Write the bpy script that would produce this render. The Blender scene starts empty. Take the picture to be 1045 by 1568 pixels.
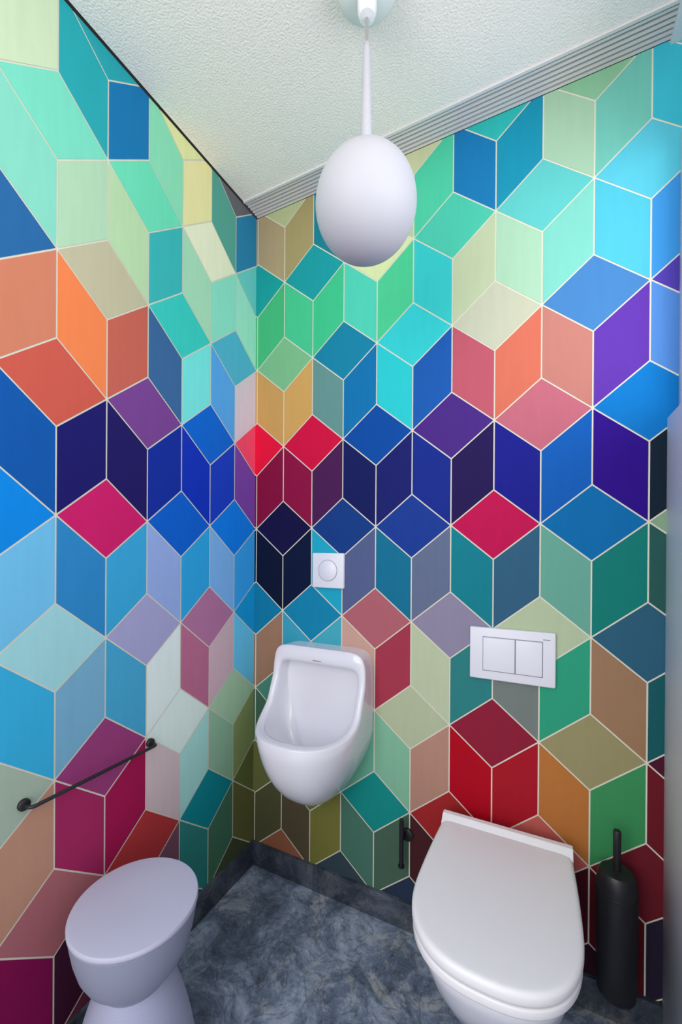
import bpy, bmesh, math, random
from mathutils import Vector, Matrix
random.seed(3)
sc=bpy.context.scene
try:
    sc.view_settings.view_transform='Standard'; sc.view_settings.look='None'
except Exception: pass
Z0=1.298; S=0.205; W=0.1238; AR=.0755; AL=-.0358
CEIL=2.50; BASE=0.088; XR=1.283; XO=1.46; YB=-1.75; SILL=1.558
# ---------------------------------------------------------------- helpers
def lin(h):
    h=h.lstrip('#'); c=[int(h[i:i+2],16)/255 for i in (0,2,4)]
    return [x/12.92 if x<=.04045 else ((x+.055)/1.055)**2.4 for x in c]
def link(o,parent=None):
    sc.collection.objects.link(o)
    if parent: o.parent=parent
    return o
def empty(name):
    e=bpy.data.objects.new(name,None); e.empty_display_size=.05; return link(e)
def mat(name,col,rough=.5,metal=0,coat=0,noise=0,nscale=20,bump=0,bscale=200,spec=.5,bdist=.004):
    m=bpy.data.materials.new(name); m.use_nodes=True; nt=m.node_tree; b=nt.nodes['Principled BSDF']
    c=lin(col) if isinstance(col,str) else col
    b.inputs['Base Color'].default_value=(*c,1); b.inputs['Roughness'].default_value=rough; b.inputs['Metallic'].default_value=metal
    b.inputs['Coat Weight'].default_value=coat; b.inputs['Specular IOR Level'].default_value=spec
    tc=nt.nodes.new('ShaderNodeTexCoord')
    if noise:
        n=nt.nodes.new('ShaderNodeTexNoise'); n.inputs['Scale'].default_value=nscale; n.inputs['Detail'].default_value=6
        r=nt.nodes.new('ShaderNodeValToRGB'); nt.links.new(tc.outputs['Object'],n.inputs['Vector']); nt.links.new(n.outputs['Fac'],r.inputs['Fac'])
        r.color_ramp.elements[0].position=.3; r.color_ramp.elements[1].position=.7
        r.color_ramp.elements[0].color=(*[x*(1-noise) for x in c],1); r.color_ramp.elements[1].color=(*[min(1,x*(1+noise)) for x in c],1)
        nt.links.new(r.outputs['Color'],b.inputs['Base Color'])
    if bump:
        n=nt.nodes.new('ShaderNodeTexNoise'); n.inputs['Scale'].default_value=bscale; n.inputs['Detail'].default_value=4
        bp=nt.nodes.new('ShaderNodeBump'); bp.inputs['Strength'].default_value=bump; bp.inputs['Distance'].default_value=bdist
        nt.links.new(tc.outputs['Object'],n.inputs['Vector']); nt.links.new(n.outputs['Fac'],bp.inputs['Height']); nt.links.new(bp.outputs['Normal'],b.inputs['Normal'])
    return m
def mesh(name,verts,faces,m,parent=None,smooth=True,ang=40):
    me=bpy.data.meshes.new(name); me.from_pydata([tuple(v) for v in verts],[],faces); me.validate()
    bm=bmesh.new(); bm.from_mesh(me); bmesh.ops.recalc_face_normals(bm,faces=bm.faces); bm.to_mesh(me); bm.free()
    if m: me.materials.append(m)
    if smooth:
        me.shade_smooth()
        try: me.set_sharp_from_angle(angle=math.radians(ang))
        except Exception: pass
    return link(bpy.data.objects.new(name,me),parent)
def box(name,a,b,m,parent=None,bev=0,seg=3):
    bm=bmesh.new(); bmesh.ops.create_cube(bm,size=1)
    for v in bm.verts:
        v.co=Vector([(a[i]+b[i])/2+v.co[i]*abs(b[i]-a[i]) for i in range(3)])
    if bev: bmesh.ops.bevel(bm,geom=bm.edges[:],offset=bev,segments=seg,affect='EDGES',profile=.5)
    me=bpy.data.meshes.new(name); bm.to_mesh(me); bm.free(); me.materials.append(m)
    if bev: me.shade_smooth(); me.set_sharp_from_angle(angle=math.radians(50))
    return link(bpy.data.objects.new(name,me),parent)
def loft(name,loops,m,parent=None,cap0=True,cap1=True,ang=50):
    n=len(loops[0]); v=[p for l in loops for p in l]; f=[]
    for i in range(len(loops)-1):
        for j in range(n):
            k=(j+1)%n; f.append((i*n+j,i*n+k,(i+1)*n+k,(i+1)*n+j))
    if cap0: f.append(tuple(range(n)))
    if cap1: f.append(tuple((len(loops)-1)*n+j for j in range(n)))
    return mesh(name,v,f,m,parent,ang=ang)
def lathe(name,prof,c,m,parent=None,n=64,axis='Z',ang=50,cap=True):
    loops=[]
    for (r,h) in prof:
        l=[]
        for i in range(n):
            a=2*math.pi*i/n; x,y=r*math.cos(a),r*math.sin(a)
            if axis=='Z': l.append((c[0]+x,c[1]+y,c[2]+h))
            elif axis=='Y': l.append((c[0]+x,c[1]-h,c[2]+y))
            else: l.append((c[0]+h,c[1]+x,c[2]+y))
        loops.append(l)
    return loft(name,loops,m,parent,cap,cap,ang)
def tube(name,pts,r,m,parent=None):
    cu=bpy.data.curves.new(name,'CURVE'); cu.dimensions='3D'; cu.bevel_depth=r; cu.bevel_resolution=6; cu.use_fill_caps=True
    s=cu.splines.new('POLY'); s.points.add(len(pts)-1)
    for i,p in enumerate(pts): s.points[i].co=(*p,1)
    cu.materials.append(m)
    o=bpy.data.objects.new(name,cu); link(o); dg=bpy.context.evaluated_depsgraph_get()
    me=bpy.data.meshes.new_from_object(o.evaluated_get(dg)); bpy.data.objects.remove(o)
    me.name=name; me.shade_smooth(); me.set_sharp_from_angle(angle=math.radians(50))
    return link(bpy.data.objects.new(name,me),parent)
# ---------------------------------------------------------------- materials
ceramic=mat('white_ceramic',(.80,.80,.86),.14,coat=.3)
plastic=mat('white_plastic',(.90,.89,.90),.38)
plateM=mat('plate_plastic',(.78,.78,.84),.35)
groove=mat('groove_grey',(.28,.28,.31),.6)
black=mat('black_metal',(.012,.012,.014),.4)
lampM=mat('opal_glass',(.53,.52,.56),.5,spec=.3)
canopyM=mat('canopy_plastic',(.85,.83,.83),.4)
metalM=mat('lamp_metal',(.5,.5,.48),.3,metal=.8)
stoolM=mat('stool_plastic_shaded',(.30,.32,.43),.5)  # same plastic as the seat, darkened to paint in the shade below it
stoolT=mat('stool_seat_plastic_lit',(.55,.55,.70),.5)  # same plastic as the body, lighter to paint in the lit top
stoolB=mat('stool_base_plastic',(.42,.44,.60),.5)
ceilM=mat('ceiling_plaster',(.97,.88,.83),.9,noise=.02,nscale=60,bump=.9,bscale=190,bdist=.003)
trimW=mat('white_trim',(.75,.75,.78),.5)
grilleM=mat('grille_slats',(.74,.70,.70),.5)
darkgap=mat('dark_gap',(.01,.01,.01),.8)
panelM=mat('side_panel_paint',(.90,.91,.95),.5)
# wallpaper: colour attribute + faint print grain
wp=bpy.data.materials.new('wallpaper_print'); wp.use_nodes=True; nt=wp.node_tree; b=nt.nodes['Principled BSDF']
at=nt.nodes.new('ShaderNodeAttribute'); at.attribute_name='paint'
tc=nt.nodes.new('ShaderNodeTexCoord'); mp=nt.nodes.new('ShaderNodeMapping'); mp.inputs['Scale'].default_value=(1,1,.12)
nn=nt.nodes.new('ShaderNodeTexNoise'); nn.inputs['Scale'].default_value=55; nn.inputs['Detail'].default_value=5
mr=nt.nodes.new('ShaderNodeMapRange'); mr.inputs['To Min'].default_value=.94; mr.inputs['To Max'].default_value=1.06
mx=nt.nodes.new('ShaderNodeVectorMath'); mx.operation='SCALE'
nt.links.new(tc.outputs['Object'],mp.inputs['Vector']); nt.links.new(mp.outputs['Vector'],nn.inputs['Vector']); nt.links.new(nn.outputs['Fac'],mr.inputs['Value'])
nt.links.new(at.outputs['Color'],mx.inputs[0]); nt.links.new(mr.outputs['Result'],mx.inputs['Scale']); nt.links.new(mx.outputs['Vector'],b.inputs['Base Color'])
b.inputs['Roughness'].default_value=.7; b.inputs['Specular IOR Level'].default_value=.10
# slate
def slate(name,k=1.0):
    m=bpy.data.materials.new(name); m.use_nodes=True; nt=m.node_tree; b=nt.nodes['Principled BSDF']
    tc=nt.nodes.new('ShaderNodeTexCoord')
    n=nt.nodes.new('ShaderNodeTexNoise'); n.inputs['Scale'].default_value=6; n.inputs['Detail'].default_value=14; n.inputs['Roughness'].default_value=.80; n.inputs['Distortion'].default_value=.6
    r=nt.nodes.new('ShaderNodeValToRGB'); e=r.color_ramp.elements
    e[0].position=.36; e[0].color=(.024*k,.032*k,.050*k,1); e[1].position=.66; e[1].color=(.26*k,.30*k,.37*k,1)
    x=e.new(.5); x.color=(.088*k,.115*k,.163*k,1)
    n2=nt.nodes.new('ShaderNodeTexNoise'); n2.inputs['Scale'].default_value=4.5; n2.inputs['Detail'].default_value=12; n2.inputs['Distortion'].default_value=1.2; n2.inputs['Roughness'].default_value=.78
    r2=nt.nodes.new('ShaderNodeValToRGB'); r2.color_ramp.elements[0].position=.55; r2.color_ramp.elements[0].color=(0,0,0,1); r2.color_ramp.elements[1].position=.62; r2.color_ramp.elements[1].color=(.65,.65,.65,1)
    mx=nt.nodes.new('ShaderNodeMix'); mx.data_type='RGBA'; mx.inputs['B'].default_value=(.27*k,.28*k,.275*k,1)
    # dark fissures of the cleft slate
    v=nt.nodes.new('ShaderNodeTexNoise'); v.inputs['Scale'].default_value=11; v.inputs['Detail'].default_value=7; v.inputs['Distortion'].default_value=1.5
    vs=nt.nodes.new('ShaderNodeMath'); vs.operation='SUBTRACT'; vs.inputs[1].default_value=.5
    va=nt.nodes.new('ShaderNodeMath'); va.operation='ABSOLUTE'
    r3=nt.nodes.new('ShaderNodeMapRange'); r3.inputs['From Min'].default_value=0; r3.inputs['From Max'].default_value=.03; r3.inputs['To Min'].default_value=.62; r3.inputs['To Max'].default_value=1.05
    sc3=nt.nodes.new('ShaderNodeVectorMath'); sc3.operation='SCALE'
    L=nt.links.new
    for q in (n,n2,v): L(tc.outputs['Object'],q.inputs['Vector'])
    L(v.outputs['Fac'],vs.inputs[0]); L(vs.outputs[0],va.inputs[0]); L(va.outputs[0],r3.inputs['Value'])
    L(n.outputs['Fac'],r.inputs['Fac']); L(n2.outputs['Fac'],r2.inputs['Fac']); L(r2.outputs['Color'],mx.inputs['Factor'])
    L(r.outputs['Color'],mx.inputs['A']); L(mx.outputs['Result'],sc3.inputs[0]); L(r3.outputs['Result'],sc3.inputs['Scale']); L(sc3.outputs['Vector'],b.inputs['Base Color'])
    b.inputs['Roughness'].default_value=.48
    bp=nt.nodes.new('ShaderNodeBump'); bp.inputs['Strength'].default_value=.5; bp.inputs['Distance'].default_value=.006
    L(n.outputs['Fac'],bp.inputs['Height']); L(bp.outputs['Normal'],b.inputs['Normal'])
    return m
slateM=slate('slate_floor',1.9); slateB=slate('slate_baseboard',.5)
# ---------------------------------------------------------------- wallpaper data: tile colours with some wall light and shade baked in
BP={3:'b09c78 a8986a 1b7f92 2090a0 b5c59a 4ec8a0 1a78b0 1a90ae a5c8aa 70c0b0 3cb8cc',
2:'45b57a 47c28d 3fc08a 4fcbb0 4cc890 38c4c2 bcc8a2 a8d0b0 7cccba 50bcd0 3c92d4',
1:'c89a58 d0a05a 64908c 1070a8 2cc4c8 1c58a8 bc5868 d46f58 c07c70 6036a4 548ad0',
0:'85103c 8c1240 4a1e50 141c58 1a2068 182c88 261850 1c1e88 125cb0 2e0c84 142434',
-1:'0a1430 0a1838 1fa5c0 556088 157090 65708c 157f8c 33607c 68a894 147c72 2a5a55',
-2:'a0785f 3aa0b8 45a8b8 c9a090 a5394d bcc8a4 2f8080 76807a 2f9f7a 9d7a5c 1a5c62',
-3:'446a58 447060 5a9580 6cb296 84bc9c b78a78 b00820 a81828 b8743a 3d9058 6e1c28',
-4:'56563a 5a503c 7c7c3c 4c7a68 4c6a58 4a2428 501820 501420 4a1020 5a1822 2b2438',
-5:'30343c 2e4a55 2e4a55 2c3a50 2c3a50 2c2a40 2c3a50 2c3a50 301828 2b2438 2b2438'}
BH={4:'b8c090 88b0a0 c8cca0 30b5b0 8abf98 4cbcca',3:'1a9c9c 1b9aa0 d5e0a8 4cc4a8 60c4c0 58c0d4',
2:'7db987 1580a0 35c8ca c2c4aa 4680ba 503ea6',1:'e0143c cf1040 0a4a9c 4a2a80 c06878 0b76c0',
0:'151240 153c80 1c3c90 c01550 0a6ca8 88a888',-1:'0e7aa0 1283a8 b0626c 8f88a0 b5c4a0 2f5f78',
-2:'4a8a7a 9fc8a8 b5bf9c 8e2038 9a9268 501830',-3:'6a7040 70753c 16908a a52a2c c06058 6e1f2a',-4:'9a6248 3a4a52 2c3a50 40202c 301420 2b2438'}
LP={3:'2a85b0 5aa595 f2e6a8 8fe0b8 1a78b0 2aa8b0 cfe0bc',2:'a4e6ce 92e2ca acdfbc 3cb8b8 bcdcac b4d8b4 88d8c0',
1:'d8ccd8 58a8e8 78e8e0 3c6898 c86454 f68650 d48264',0:'7a48a8 1a40c0 1035b8 14309c 221a60 1e1a68 1058a8',
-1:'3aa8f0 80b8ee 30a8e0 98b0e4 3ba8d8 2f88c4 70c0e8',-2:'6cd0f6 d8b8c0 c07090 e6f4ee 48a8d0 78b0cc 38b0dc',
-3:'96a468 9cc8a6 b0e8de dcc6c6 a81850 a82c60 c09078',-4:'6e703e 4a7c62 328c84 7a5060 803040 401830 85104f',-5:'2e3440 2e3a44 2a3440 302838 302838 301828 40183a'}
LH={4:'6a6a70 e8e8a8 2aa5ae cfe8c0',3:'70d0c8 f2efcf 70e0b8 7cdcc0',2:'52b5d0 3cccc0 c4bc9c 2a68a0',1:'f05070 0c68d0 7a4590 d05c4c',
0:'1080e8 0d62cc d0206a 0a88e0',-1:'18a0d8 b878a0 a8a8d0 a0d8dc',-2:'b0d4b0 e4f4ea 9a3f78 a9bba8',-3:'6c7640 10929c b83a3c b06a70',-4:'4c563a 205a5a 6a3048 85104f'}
def clip(poly,ax,val,keepless):
    out=[]
    for i in range(len(poly)):
        p,q=poly[i],poly[(i+1)%len(poly)]
        ip=(p[ax]<=val)==keepless or p[ax]==val; iq=(q[ax]<=val)==keepless or q[ax]==val
        if ip: out.append(p)
        if ip!=iq:
            t=(val-p[ax])/(q[ax]-p[ax]); r=[p[0]+t*(q[0]-p[0]),p[1]+t*(q[1]-p[1])]; r[ax]=val; out.append(tuple(r))
    return out
def inset(poly,d):
    n=len(poly); a=sum(poly[i][0]*poly[(i+1)%n][1]-poly[(i+1)%n][0]*poly[i][1] for i in range(n))
    if a<0: poly=poly[::-1]
    res=[]
    L=[]
    for i in range(n):
        p,q=poly[i],poly[(i+1)%n]; dx,dy=q[0]-p[0],q[1]-p[1]; l=math.hypot(dx,dy); nx,ny=-dy/l,dx/l
        L.append((p[0]+nx*d,p[1]+ny*d,dx,dy))
    for i in range(n):
        x1,y1,a1,b1=L[i-1]; x2,y2,a2,b2=L[i]; den=a1*b2-b1*a2
        t=((x2-x1)*b2-(y2-y1)*a2)/den; res.append((x1+a1*t,y1+b1*t))
    return res
def wallpaper(name,P,H,off,u0,u1,place,wallbox):
    polys=[]
    nk=int(u1/W)+2
    for b in range(-6,5):
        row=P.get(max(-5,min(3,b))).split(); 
        for k in range(-1,nk):
            kk=k if k>=0 else 0
            lenr=len(row)
            while kk>=lenr: kk-=6
            ev=(b%2==0); e=k if (k%2==0)==ev else k+1; o=(2*k+1)-e
            q=[(e,1.5*b),(e,1.5*b+1),(o,1.5*b+1.5),(o,1.5*b+.5)]
            polys.append((q,row[kk]))
    for n in range(-6,6):
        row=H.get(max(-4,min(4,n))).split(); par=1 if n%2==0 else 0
        for c in range(-2,nk+1):
            if c%2!=par: continue
            i=(c-par)//2; i=max(0,i)
            while i>=len(row): i-=2
            polys.append(([(c-1,1.5*n),(c,1.5*n+.5),(c+1,1.5*n),(c,1.5*n-.5)],row[i]))
    V=[];F=[];C=[]
    def quad(pts,d,col):
        s=len(V)
        for (u,z) in pts: V.append(place(u,z,d))
        F.append(tuple(range(s,s+len(pts)))); C.append(col)
    a,b_=wallbox; s=len(V)
    V.extend([(x,y,z) for x in (a[0],b_[0]) for y in (a[1],b_[1]) for z in (a[2],b_[2])])
    for f in ((0,1,3,2),(4,6,7,5),(0,4,5,1),(2,3,7,6),(0,2,6,4),(1,5,7,3)):
        F.append(tuple(s+i for i in f)); C.append(lin('e2decb'))
    for q,h in polys:
        p=[((k+off)*W,Z0+v*S) for k,v in q]
        p=inset(p,.0019)
        for ax,val,kl in ((0,u0,False),(0,u1,True),(1,0.0,False),(1,CEIL,True)):
            if len(p)>2: p=clip(p,ax,val,kl)
        if len(p)>2: quad(p,.0008,lin(h))
    me=bpy.data.meshes.new(name); me.from_pydata(V,[],F); ca=me.color_attributes.new('paint','FLOAT_COLOR','CORNER')
    for pl,c in zip(me.polygons,C):
        for li in pl.loop_indices: ca.data[li].color=(*c,1)
    me.materials.append(wp)
    return link(bpy.data.objects.new(name,me))
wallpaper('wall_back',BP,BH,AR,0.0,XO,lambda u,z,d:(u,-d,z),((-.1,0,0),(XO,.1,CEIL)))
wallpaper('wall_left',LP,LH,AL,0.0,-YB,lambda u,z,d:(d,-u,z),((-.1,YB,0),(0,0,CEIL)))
# ---------------------------------------------------------------- shell
box('floor',(-.1,YB,-.08),(XO,.1,0),slateM)
box('ceiling',(.010,YB,CEIL),(XO,-.092,CEIL+.08),ceilM)
box('ceiling_recess',(-.1,YB,CEIL+.08),(XO,.1,CEIL+.10),darkgap)
box('baseboard_back',(0.0,-.012,0),(XR,0,BASE),slateB)
box('baseboard_left',(0,YB,0),(.012,-.012,BASE),slateB)
g=empty('ceiling_vent_grille')
box('frame_front',(.010,-.092,CEIL-.004),(XR,-.084,CEIL+.02),grilleM,g)
box('backing',(.010,-.09,CEIL+.022),(XR,-.001,CEIL+.03),darkgap,g)
for i in range(6):
    y=-.075+i*.0135
    box('slat_%d'%(i+1),(.010,y-.0032,CEIL-.001),(XR,y+.0032,CEIL+.007),grilleM,g)
box('end_cap',(XR,-.10,CEIL-.012),(XR+.03,-.001,CEIL+.02),trimW,g)
w=empty('wall_right')
box('panel',(XR,YB,0),(XR+.17,-.001,SILL),panelM,w,.002,1)
box('lintel',(XR+.06,YB,2.26),(XO,-.001,CEIL),trimW,w)
w1=empty('window_1')
for nm,a,b_ in (('jamb_far',(1.305,-.05,SILL),(1.345,-.001,2.26)),('jamb_mid',(1.305,-.86,SILL),(1.345,-.82,2.26)),('head',(1.305,YB,2.22),(1.345,-.05,2.26)),('sill_rail',(1.305,YB,SILL),(1.345,-.05,SILL+.03))):
    box(nm,a,b_,trimW,w1,.002,1)
# ---------------------------------------------------------------- pendant lamp
L=empty('pendant_lamp'); lc=(.652,-.452); GR=.1115; GZ=1.984
lathe('canopy',[(.02,2.452),(.058,2.453),(.066,2.461),(.066,CEIL)],(lc[0],lc[1],0),canopyM,L)
lathe('canopy_cup',[(.004,2.400),(.017,2.402),(.021,2.414),(.022,2.458)],(lc[0],lc[1],0),canopyM,L)
lathe('wire',[(.0030,2.335),(.0030,2.405)],(lc[0],lc[1],0),metalM,L,16)
prof=[]
for i in range(41):
    t=math.pi*i/40; r=GR*math.sin(t); z=-GR*math.cos(t)
    if z>0: z*=1.03
    prof.append((max(r,.0005),GZ+z))
prof=[p for p in prof if not(p[1]>GZ and p[0]<.017)]
prof+= [(.0140,2.103),(.0128,2.125),(.0100,2.24),(.0082,2.328),(.0065,2.343),(.0032,2.346)]
lathe('globe_and_stem',prof,(lc[0],lc[1],0),lampM,L,96)
# ---------------------------------------------------------------- flush plates
fp=empty('dual_flush_plate'); x0,x1,z0,z1=.813,1.041,Z0-.455,Z0-.303
box('plate',(x0,-.014,z0),(x1,.001,z1),plateM,fp,.004)
pw=x1-x0; ph=z1-z0
box('surround',(x0+.16*pw,-.0150,z0+.17*ph),(x0+.86*pw,-.013,z0+.83*ph),groove,fp,.0006,1)
box('button_large',(x0+.167*pw,-.0175,z0+.185*ph),(x0+.543*pw,-.013,z0+.815*ph),plateM,fp,.0012)
box('button_small',(x0+.557*pw,-.0175,z0+.185*ph),(x0+.853*pw,-.013,z0+.815*ph),plateM,fp,.0012)
box('logo',(x0+.86*pw,-.0145,z0+.86*ph),(x0+.94*pw,-.013,z0+.875*ph),groove,fp)
up=empty('urinal_flush_plate'); x0,x1,z0,z1=.268,.393,Z0-.213,Z0-.09
box('plate',(x0,-.014,z0),(x1,.001,z1),plateM,up,.004)
cx,cz=(x0+x1)/2,(z0+z1)/2
lathe('button_groove',[(.0378,.013),(.0378,.0146)],(cx,0,cz),groove,up,axis='Y')
lathe('button',[(.0360,.013),(.0360,.0160),(.0350,.0170)],(cx,0,cz),plateM,up,axis='Y')
# ---------------------------------------------------------------- toilet
T=empty('wall_hung_toilet'); tx=.916
def dshape(hw,hwb,yb,yf,z,ym=-.31,n=2.5,N=56,dx=0):
    side=[]
    K=14
    for i in range(K):
        t=i/K; y=yb+(ym-yb)*t; e=math.sin(t*math.pi/2); side.append((hwb+(hw-hwb)*e,y))
    for i in range(N//2+1):
        a=(math.pi/2)*i/(N//2); side.append((hw*max(0,math.cos(a))**(2/n),ym+(yf-ym)*math.sin(a)**(2/n)))
    rc=.018; side[0]=(hwb-rc*.3,yb-rc*.3); side.insert(0,(hwb-rc,yb))
    R_=[(tx+dx+x,y,z) for x,y in side]; Lf=[(tx+dx-x,y,z) for x,y in side[:-1][::-1]]
    return R_+Lf
bowl=[dshape(.060,.075,.001,-.17,.075,ym=-.10),dshape(.085,.09,.001,-.25,.085,ym=-.12),dshape(.110,.11,.001,-.33,.14,ym=-.17),dshape(.130,.13,.001,-.395,.21,ym=-.22),
      dshape(.146,.15,.001,-.452,.29,ym=-.26),dshape(.156,.158,.001,-.482,.35,ym=-.29),dshape(.160,.162,.001,-.492,.380,ym=-.30),dshape(.158,.160,.001,-.490,.387,ym=-.30),dshape(.150,.150,-.01,-.48,.388,ym=-.29)]
loft('bowl',bowl,ceramic,T,ang=60)
def slab(nm,hw,hwb,yb,yf,za,zb,r,m,dome=0):
    f=lambda ins,z: dshape(hw-ins,hwb-ins,yb-ins,yf+ins,z)
    ls=[f(r,za),f(r*.3,za+r*.3),f(0,za+r)]
    for i in range(5):
        a=(math.pi/2)*i/4; ls.append(f(r*(1-math.cos(a)),zb-r+r*math.sin(a)))
    ls.append(f(r+.01,zb+dome*.2)); ls.append(f(r+.06,zb+dome)); ls.append(f(r+.12,zb+dome*1.1))
    return loft(nm,ls,m,T,ang=60)
slab('seat',.171,.161,-.085,-.507,.392,.4115,.004,plastic)
slab('lid',.173,.164,-.080,-.510,.4135,.443,.010,plastic,.002)
prof=[(-.096,.436),(-.086,.443),(-.078,.450),(-.072,.454),(-.058,.454),(-.053,.450),(-.053,.395),(-.096,.395)]
N=len(prof); xs=[tx-.166,tx-.1635,tx+.1635,tx+.166]; v=[]
for i,x in enumerate(xs):
    s=.96 if i in(0,3) else 1
    for y,z in prof: v.append((x,-.073+(y+.073)*s,.43+(z-.43)*s))
f=[(i*N+j,i*N+(j+1)%N,(i+1)*N+(j+1)%N,(i+1)*N+j) for i in range(3) for j in range(N)]+[tuple(range(N)),tuple(3*N+j for j in range(N))]
mesh('hinge_cover',v,f,plastic,T,ang=30)
# ---------------------------------------------------------------- urinal
U=empty('urinal'); ux=.325
def bez(a,b,c,d,t):
    s=1-t; return tuple(s**3*a[i]+3*s*s*t*b[i]+3*s*t*t*c[i]+t**3*d[i] for i in range(len(a)))
def rimpath(p): return bez((-.072,.886),(-.070,.71),(-.11,.632),(-.297,.640),p)
NR=112
def rim(insx,inst,insb,nt_=9):
    out=[]
    for i in range(NR):
        a=2*math.pi*i/NR; c,s=math.cos(a),math.sin(a)
        n=nt_ if s>0 else 2.5
        x=math.copysign(abs(c)**(2/n),c); q=math.copysign(abs(s)**(2/n),s)
        p=(1-q)/2
        p=inst+(1-insb-inst)*p
        y,z=rimpath(p)
        w_=.178-insx
        out.append((x*w_,y,z,q))
    return out
ro=rim(0,0,0); ri=rim(.025,.110,.075,11); rm=rim(.005,.010,.012); rm2=rim(.019,.095,.062,11)
def P(l,dz=0,dy=0): return [(ux+x,y+dy,z+dz) for x,y,z,q in l]
outer=[]
for k in range(11):
    t=k/10; l=[]
    for (x,y,z,q) in ro:
        a=max(0,min(1,(1-q)/2))
        wz=.885-(.885-.352)*a; wx=x*(.98 if a<.5 else .98-.50*((a-.5)*2)**1.3)
        cz=z+(wz-z)*.85
        cx_=x*(1.0 if a<.5 else 1-.20*(a-.5)*2)
        s=1-t
        X=s*s*x+2*s*t*cx_+t*t*wx; Y=s*s*y+2*s*t*(y*.97)+t*t*(.001); Z=s*s*z+2*s*t*cz+t*t*wz
        l.append((ux+X,Y,Z))
    outer.append(l)
outer=outer[::-1]
def ee(q): a=(1-q)/2; return min(1,max(0,(a-.35)/.5))
def step(dy,dz,k): return [(x*k,y+dy*(1-ee(q)),z-.002-dz*ee(q),q) for x,y,z,q in ri]
ri1=step(.010,.008,.992); ri2=step(.042,.030,.97)
cav=[P(ri1),P(ri2)]
dr=(0,-.115,.50)
for k in range(1,11):
    t=k/10; l=[]; s=1-t
    for (x,y,z,q) in ri2:
        a=(1-q)/2
        cxx=x*.97; cyy=(-.016 if a<.5 else -.016+(y+.03)*((a-.5)*2)**.7*.95); czz=.53+(.20*(1-a) if a<.5 else 0)*.6
        X=s*s*x+2*s*t*cxx+t*t*(x*.10); Y=s*s*y+2*s*t*cyy+t*t*(dr[1]+(y+.115)*.05); Z=s*s*z+2*s*t*czz+t*t*dr[2]
        l.append((ux+X,Y,Z))
    cav.append(l)
loops=outer+[P(rm,.004,-.004),P(rm2,.004,-.004),P(ri)]+cav
loft('bowl_body',loops,ceramic,U,ang=80)
lathe('drain',[(.022,.004),(.022,.007),(.018,.009)],(ux,-.115,.497),metalM,U,24)
box('fixing_slot',(ux+.1475,-.075,.545),(ux+.1535,-.068,.575),groove,U,.001,1)
box('maker_mark',(ux-.016,-.0785,.842),(ux+.016,-.0740,.8445),groove,U)
# ---------------------------------------------------------------- hourglass stool
ST=empty('hourglass_stool'); c=(.196,-.672,0)
def br(z):
    t=max(0,min(1,(z-.012)/.255)); return .072+.064*(1-t**1.5)**.8 if t<1 else .072
pb=[(.125,.0),(.135,.004)]
for i in range(0,25):
    z=.012+.255*i/24; pb.append((br(z),z))
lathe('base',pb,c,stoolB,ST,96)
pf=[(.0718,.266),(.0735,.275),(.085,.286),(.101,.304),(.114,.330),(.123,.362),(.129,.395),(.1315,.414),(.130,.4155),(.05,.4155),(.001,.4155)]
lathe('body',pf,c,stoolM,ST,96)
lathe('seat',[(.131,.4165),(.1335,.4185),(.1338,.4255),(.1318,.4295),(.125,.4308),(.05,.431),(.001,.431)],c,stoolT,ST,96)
for i in range(40):
    z=.02+i*.0059
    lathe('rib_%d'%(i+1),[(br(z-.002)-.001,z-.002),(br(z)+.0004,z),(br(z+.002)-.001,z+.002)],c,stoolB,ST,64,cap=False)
# ---------------------------------------------------------------- rail
G=empty('towel_rail'); bx=.030
pts=[(.006,-.478,.663),(bx-.008,-.478,.663),(bx-.002,-.481,.663),(bx,-.488,.663),(bx,-.793,.663),(bx-.002,-.800,.663),(bx-.008,-.803,.663),(.006,-.803,.663)]
tube('bar',pts,.0042,black,G)
for i,y in enumerate((-.478,-.803)):
    lathe('rosette_%d'%(i+1),[(.0125,.0),(.0125,.007),(.0105,.009)],(0,y,.663),black,G,24,axis='X')
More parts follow.
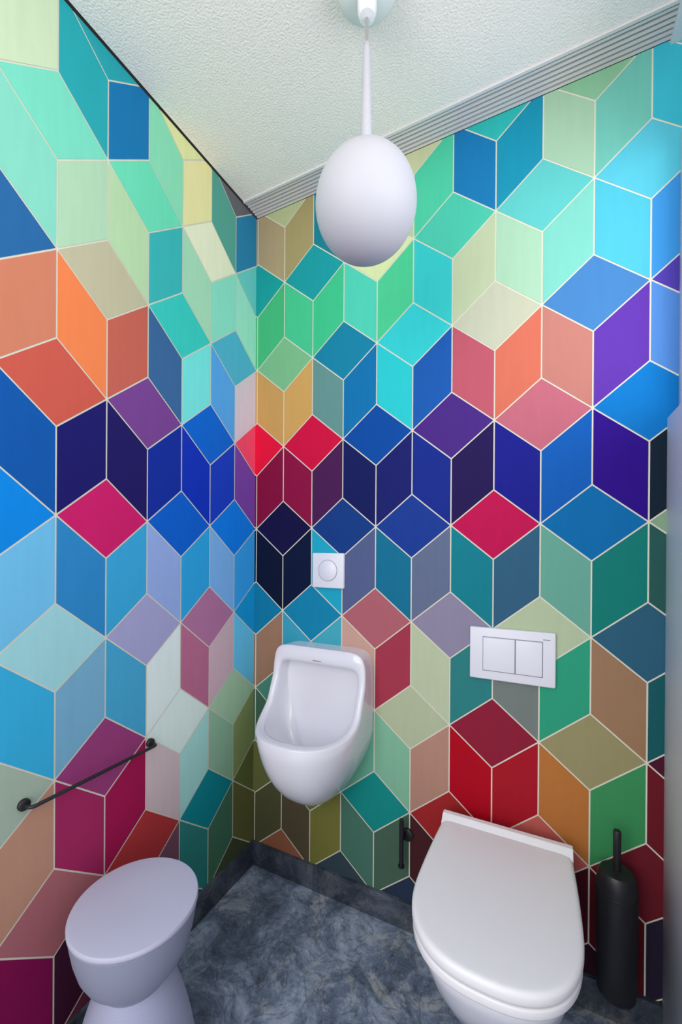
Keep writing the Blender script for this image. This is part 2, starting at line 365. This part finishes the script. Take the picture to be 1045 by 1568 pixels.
# ---------------------------------------------------------------- roll holder on back wall
H=empty('toilet_roll_holder')
tube('upright',[(.614,-.040,.226),(.614,-.040,.372)],.007,black,H)
tube('arm',[(.614,.001,.305),(.614,-.040,.305)],.006,black,H)
lathe('rosette',[(.020,-.001),(.020,.008),(.017,.010)],(.622,0,.305),black,H,32,axis='Y')
lathe('foot',[(.010,0),(.010,.006)],(.614,-.040,.222),black,H,24)
# ---------------------------------------------------------------- brush
B=empty('toilet_brush_holder'); bc=(1.178,-.062,0)
lathe('canister',[(.030,.118),(.038,.120),(.042,.128),(.044,.20),(.0445,.30),(.044,.39),(.042,.414),(.036,.426),(.014,.430)],bc,black,B,48)
lathe('lid_rim',[(.0447,.372),(.0452,.374),(.0452,.377),(.0447,.379)],bc,black,B,48)
lathe('handle',[(.006,.42),(.0085,.43),(.0088,.50),(.009,.522),(.0075,.527),(.002,.528)],bc,black,B,24)
box('wall_bracket',(bc[0]-.014,-.030,.35),(bc[0]+.014,.001,.41),black,B,.003,2)
# ---------------------------------------------------------------- lights
def area(name,loc,rot,sx,sy,e,col):
    l=bpy.data.lights.new(name,'AREA'); l.shape='RECTANGLE'; l.size=sx; l.size_y=sy; l.energy=e; l.color=col
    o=bpy.data.objects.new(name,l); o.location=loc; o.rotation_euler=rot; link(o); return o
area('window_daylight',(1.9,-.95,1.80),(0,math.radians(98),0),1.0,1.6,17,(.86,.93,1))
area('fill_behind_camera',(.30,-2.5,1.7),(math.radians(82),0,math.radians(-14)),1.5,1.6,27,(1,.97,.95))  # added fill from behind the camera, turned to brighten the side panel
wd=bpy.data.worlds.new('world'); sc.world=wd; wd.use_nodes=True
wd.node_tree.nodes['Background'].inputs[0].default_value=(.95,.95,1,1); wd.node_tree.nodes['Background'].inputs[1].default_value=1.15
# ---------------------------------------------------------------- camera
yaw,pitch,roll=.468,-.0024,.0066
M=Matrix.Rotation(yaw,3,'Z')@Matrix.Rotation(math.pi/2+pitch,3,'X')@Matrix.Rotation(roll,3,'Z')
cam=bpy.data.cameras.new('camera'); co=bpy.data.objects.new('camera',cam); link(co); sc.camera=co
co.matrix_world=Matrix.Translation((1.0139,-1.306,-.0719+Z0))@M.to_4x4()
cam.sensor_fit='VERTICAL'; cam.sensor_height=24; cam.lens=637.7/1568*24; cam.shift_x=(522.5-514)/1568; cam.shift_y=(840.6-784)/1568; cam.clip_start=.01
